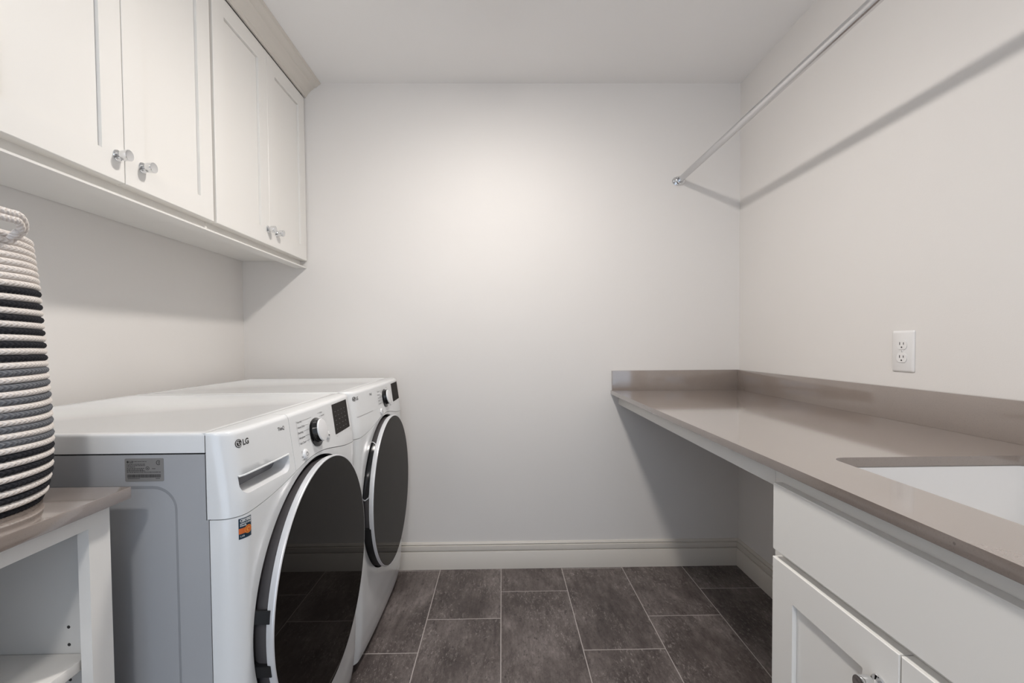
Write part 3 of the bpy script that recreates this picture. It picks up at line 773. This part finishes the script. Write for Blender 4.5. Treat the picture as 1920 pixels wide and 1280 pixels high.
        return obj(name, b, m, door, ang=40)
    if kind == 'washing_machine':
        for a0, a1 in ((167.1, 171.9), (188.2, 193.0)): rimblock('hinge', a0, a1, xo-.042, xo-.0080, .280, .3010, 'black')
    else:
        rimblock('handle_frame', 128.6, 171.5, xo-.046, xo-.0160, .282, .2948, 'silver', True)
        rimblock('handle', 129.3, 170.7, xo-.0445, xo-.0168, .280, .2955, 'blackg', True)
        rimblock('hinge', 191, 236, xo-.046, xo-.0100, .280, .2985, 'black')
    # feet
    for fx_ in (-1.18, -.60):
        for fy in (ya+.06, yb-.06):
            b = bmesh.new(); lathe(b, [(0, .022), (.006, .022), (.010, .014), (.0298, .012)], (fx_, fy, 0), (0, 0, 1), 20); obj('foot', b, 'black', t)
    b = bmesh.new(); box(b, -1.22, -.5600, ya+.012, yb-.012, .012, .0298); obj('base_frame', b, 'black', t, smooth=False)
    if kind == 'washing_machine':
        # rating plate on the near side
        b = bmesh.new(); ly = ya-.0003
        x0, x1, z0, z1 = -.6990, -.6280, .8895, .9325
        prism(b, rrect(x0, x1, z0, z1, .0025, 4), lambda p, q, h: Vector((p, h, q)), ya-.0001, ya-.0006)
        lb = obj('rating_label', b, 'label', t)
        b = bmesh.new(); rnd = random.Random(7)
        sd = lambda o: (lambda u, v: Vector((u, ya-.0007-o, v)))
        W, Hh = x1-x0, z1-z0; U = lambda f: x0+W*f; V = lambda f: z1-Hh*f
        put2d(b, disc2d(U(.078), V(.15), .0021, 20), sd(0))
        vf = text2d('LG', .0050, .0002); put2d(b, ([(U(.125)+p[0], V(.19)+p[1]) for p in vf[0]], vf[1]), sd(0))
        for k, (fa, fb) in enumerate(((.20, .56), (.05, .53), (.05, .52), (.05, .26), (.05, .50), (.05, .47), (.05, .52), (.05, .92))):
            fv = [.13, .24, .30, .36, .42, .48, .53, .59][k]; u = fa
            while u < fb:
                w = rnd.uniform(.015, .05); put2d(b, quad2d(U(u), U(min(fb, u+w)), V(fv+.022), V(fv-.006)), sd(0)); u += w+.012
        u = .06
        while u < .91:
            w = rnd.uniform(.003, .012); put2d(b, quad2d(U(u), U(u+w), V(.83), V(.69)), sd(0)); u += w+rnd.uniform(.003, .008)
        put2d(b, quad2d(U(.07), U(.38), V(.88), V(.86)), sd(0)); put2d(b, quad2d(U(.79), U(.90), V(.88), V(.86)), sd(0))
        put2d(b, arc2d(U(.87), V(.19), .0033, .0044, 40, 320), sd(0)); put2d(b, arc2d(U(.885), V(.19), .0011, .0019, 0, 360), sd(0))
        put2d(b, arc2d(U(.585), V(.43), .0026, .0034, 0, 360), sd(0)); put2d(b, quad2d(U(.57), U(.60), V(.45), V(.41)), sd(0)); put2d(b, quad2d(U(.70), U(.79), V(.455), V(.435)), sd(0))
        obj('label_print', b, 'ink', lb, smooth=False)
        # certification sticker on the front corner
        s0, s1, z0, z1 = ya+.0135, ya+.0385, .7715, .8110
        b = bmesh.new()
        def panel2(u0, u1, v0, v1, off, mi):
            Yl = frange(u0, u1, .004)
            P = [b.verts.new(F(off)(y, v0, 0)) for y in Yl]; Q = [b.verts.new(F(off)(y, v1, 0)) for y in Yl]
            for i in range(len(Yl)-1): b.faces.new([P[i], P[i+1], Q[i+1], Q[i]]).material_index = mi
        fo = lambda o: (lambda u, v: F(o)(u, v, 0))
        panel2(s0, s1, z0, z1, .0004, 0)
        st = obj('certification_sticker', b, 'stick_navy', t, smooth=False)
        b = bmesh.new()
        panel2(s0, s0+.014, z0+.0100, z0+.0205, .0007, 0); put2d(b, disc2d(s1-.0085, z0+.0155, .0080, 30), fo(.0008), 0)
        put2d(b, arc2d(s1-.0085, z0+.0155, .0072, .0078, 0, 360), fo(.0011), 2); put2d(b, arc2d(s1-.0085, z0+.0155, .0026, .0038, 20, 290), fo(.0011), 2)
        for txt, sz, v, bo in (('CERTIFIED', .0075, .0325, .0003), ('asthma & allergy', .0045, .0280, .0001), ('friendly', .0045, .0240, .0001), ('LAB', .0040, .0040, 0)):
            vf = text2d(txt, sz, bo); w = max(p[0] for p in vf[0]); k = min(1, .0220/w) if v > .026 else min(1, .0110/w)
            put2d(b, ([(s0+.0018+p[0]*k, z0+v+p[1]) for p in vf[0]], vf[1]), fo(.0009), 1)
        obj('sticker_print', b, ['stick_orange', 'stick_white', 'stick_yellow'], st, smooth=False)
    return t
machine('washing_machine', 1.193, 'white front-load washer nearer the camera, with drawer and colour sticker')
machine('dryer', 1.893, 'white front-load dryer against the back wall, farther from the basket')

# ---------------------------------------------------------------- world, camera, view
w = bpy.data.worlds.new('World'); SC.world = w; w.use_nodes = True
bg = w.node_tree.nodes['Background']; bg.inputs[0].default_value = (0.72, 0.84, 1.0, 1); bg.inputs[1].default_value = 1.0

cam = bpy.data.cameras.new('camera'); co = bpy.data.objects.new('camera', cam); C.objects.link(co); SC.camera = co
f_px, cx, cy, yaw, pitch, roll, hc = 856.5286, 953.3451, 666.1597, .0143, .0258, -.0078, 1.1393
B0 = Matrix(((1, 0, 0), (0, 0, -1), (0, 1, 0)))
Ry = Matrix(((math.cos(yaw), 0, -math.sin(yaw)), (0, 1, 0), (math.sin(yaw), 0, math.cos(yaw))))
Rp = Matrix(((1, 0, 0), (0, math.cos(pitch), -math.sin(pitch)), (0, math.sin(pitch), math.cos(pitch))))
Rr = Matrix(((math.cos(roll), -math.sin(roll), 0), (math.sin(roll), math.cos(roll), 0), (0, 0, 1)))
Mx = Rr @ Rp @ Ry @ B0
R3 = Matrix((Mx[0], -Mx[1], -Mx[2])).transposed()
co.matrix_world = Matrix.Translation((0, 0, hc)) @ R3.to_4x4()
cam.sensor_width = 36; cam.lens = f_px/1920*36; cam.shift_x = (960-cx)/1920; cam.shift_y = (cy-640)/1920
cam.clip_start = .02
SC.view_settings.view_transform = 'Standard'; SC.view_settings.look = 'None'; SC.view_settings.gamma = 1
SC.view_settings.use_curve_mapping = False
SC.view_settings.exposure = 1.03
SC.cycles.max_bounces = 12; SC.cycles.diffuse_bounces = 8; SC.cycles.glossy_bounces = 6
SC.cycles.use_denoising = True
SC.cycles.sample_clamp_indirect = 8
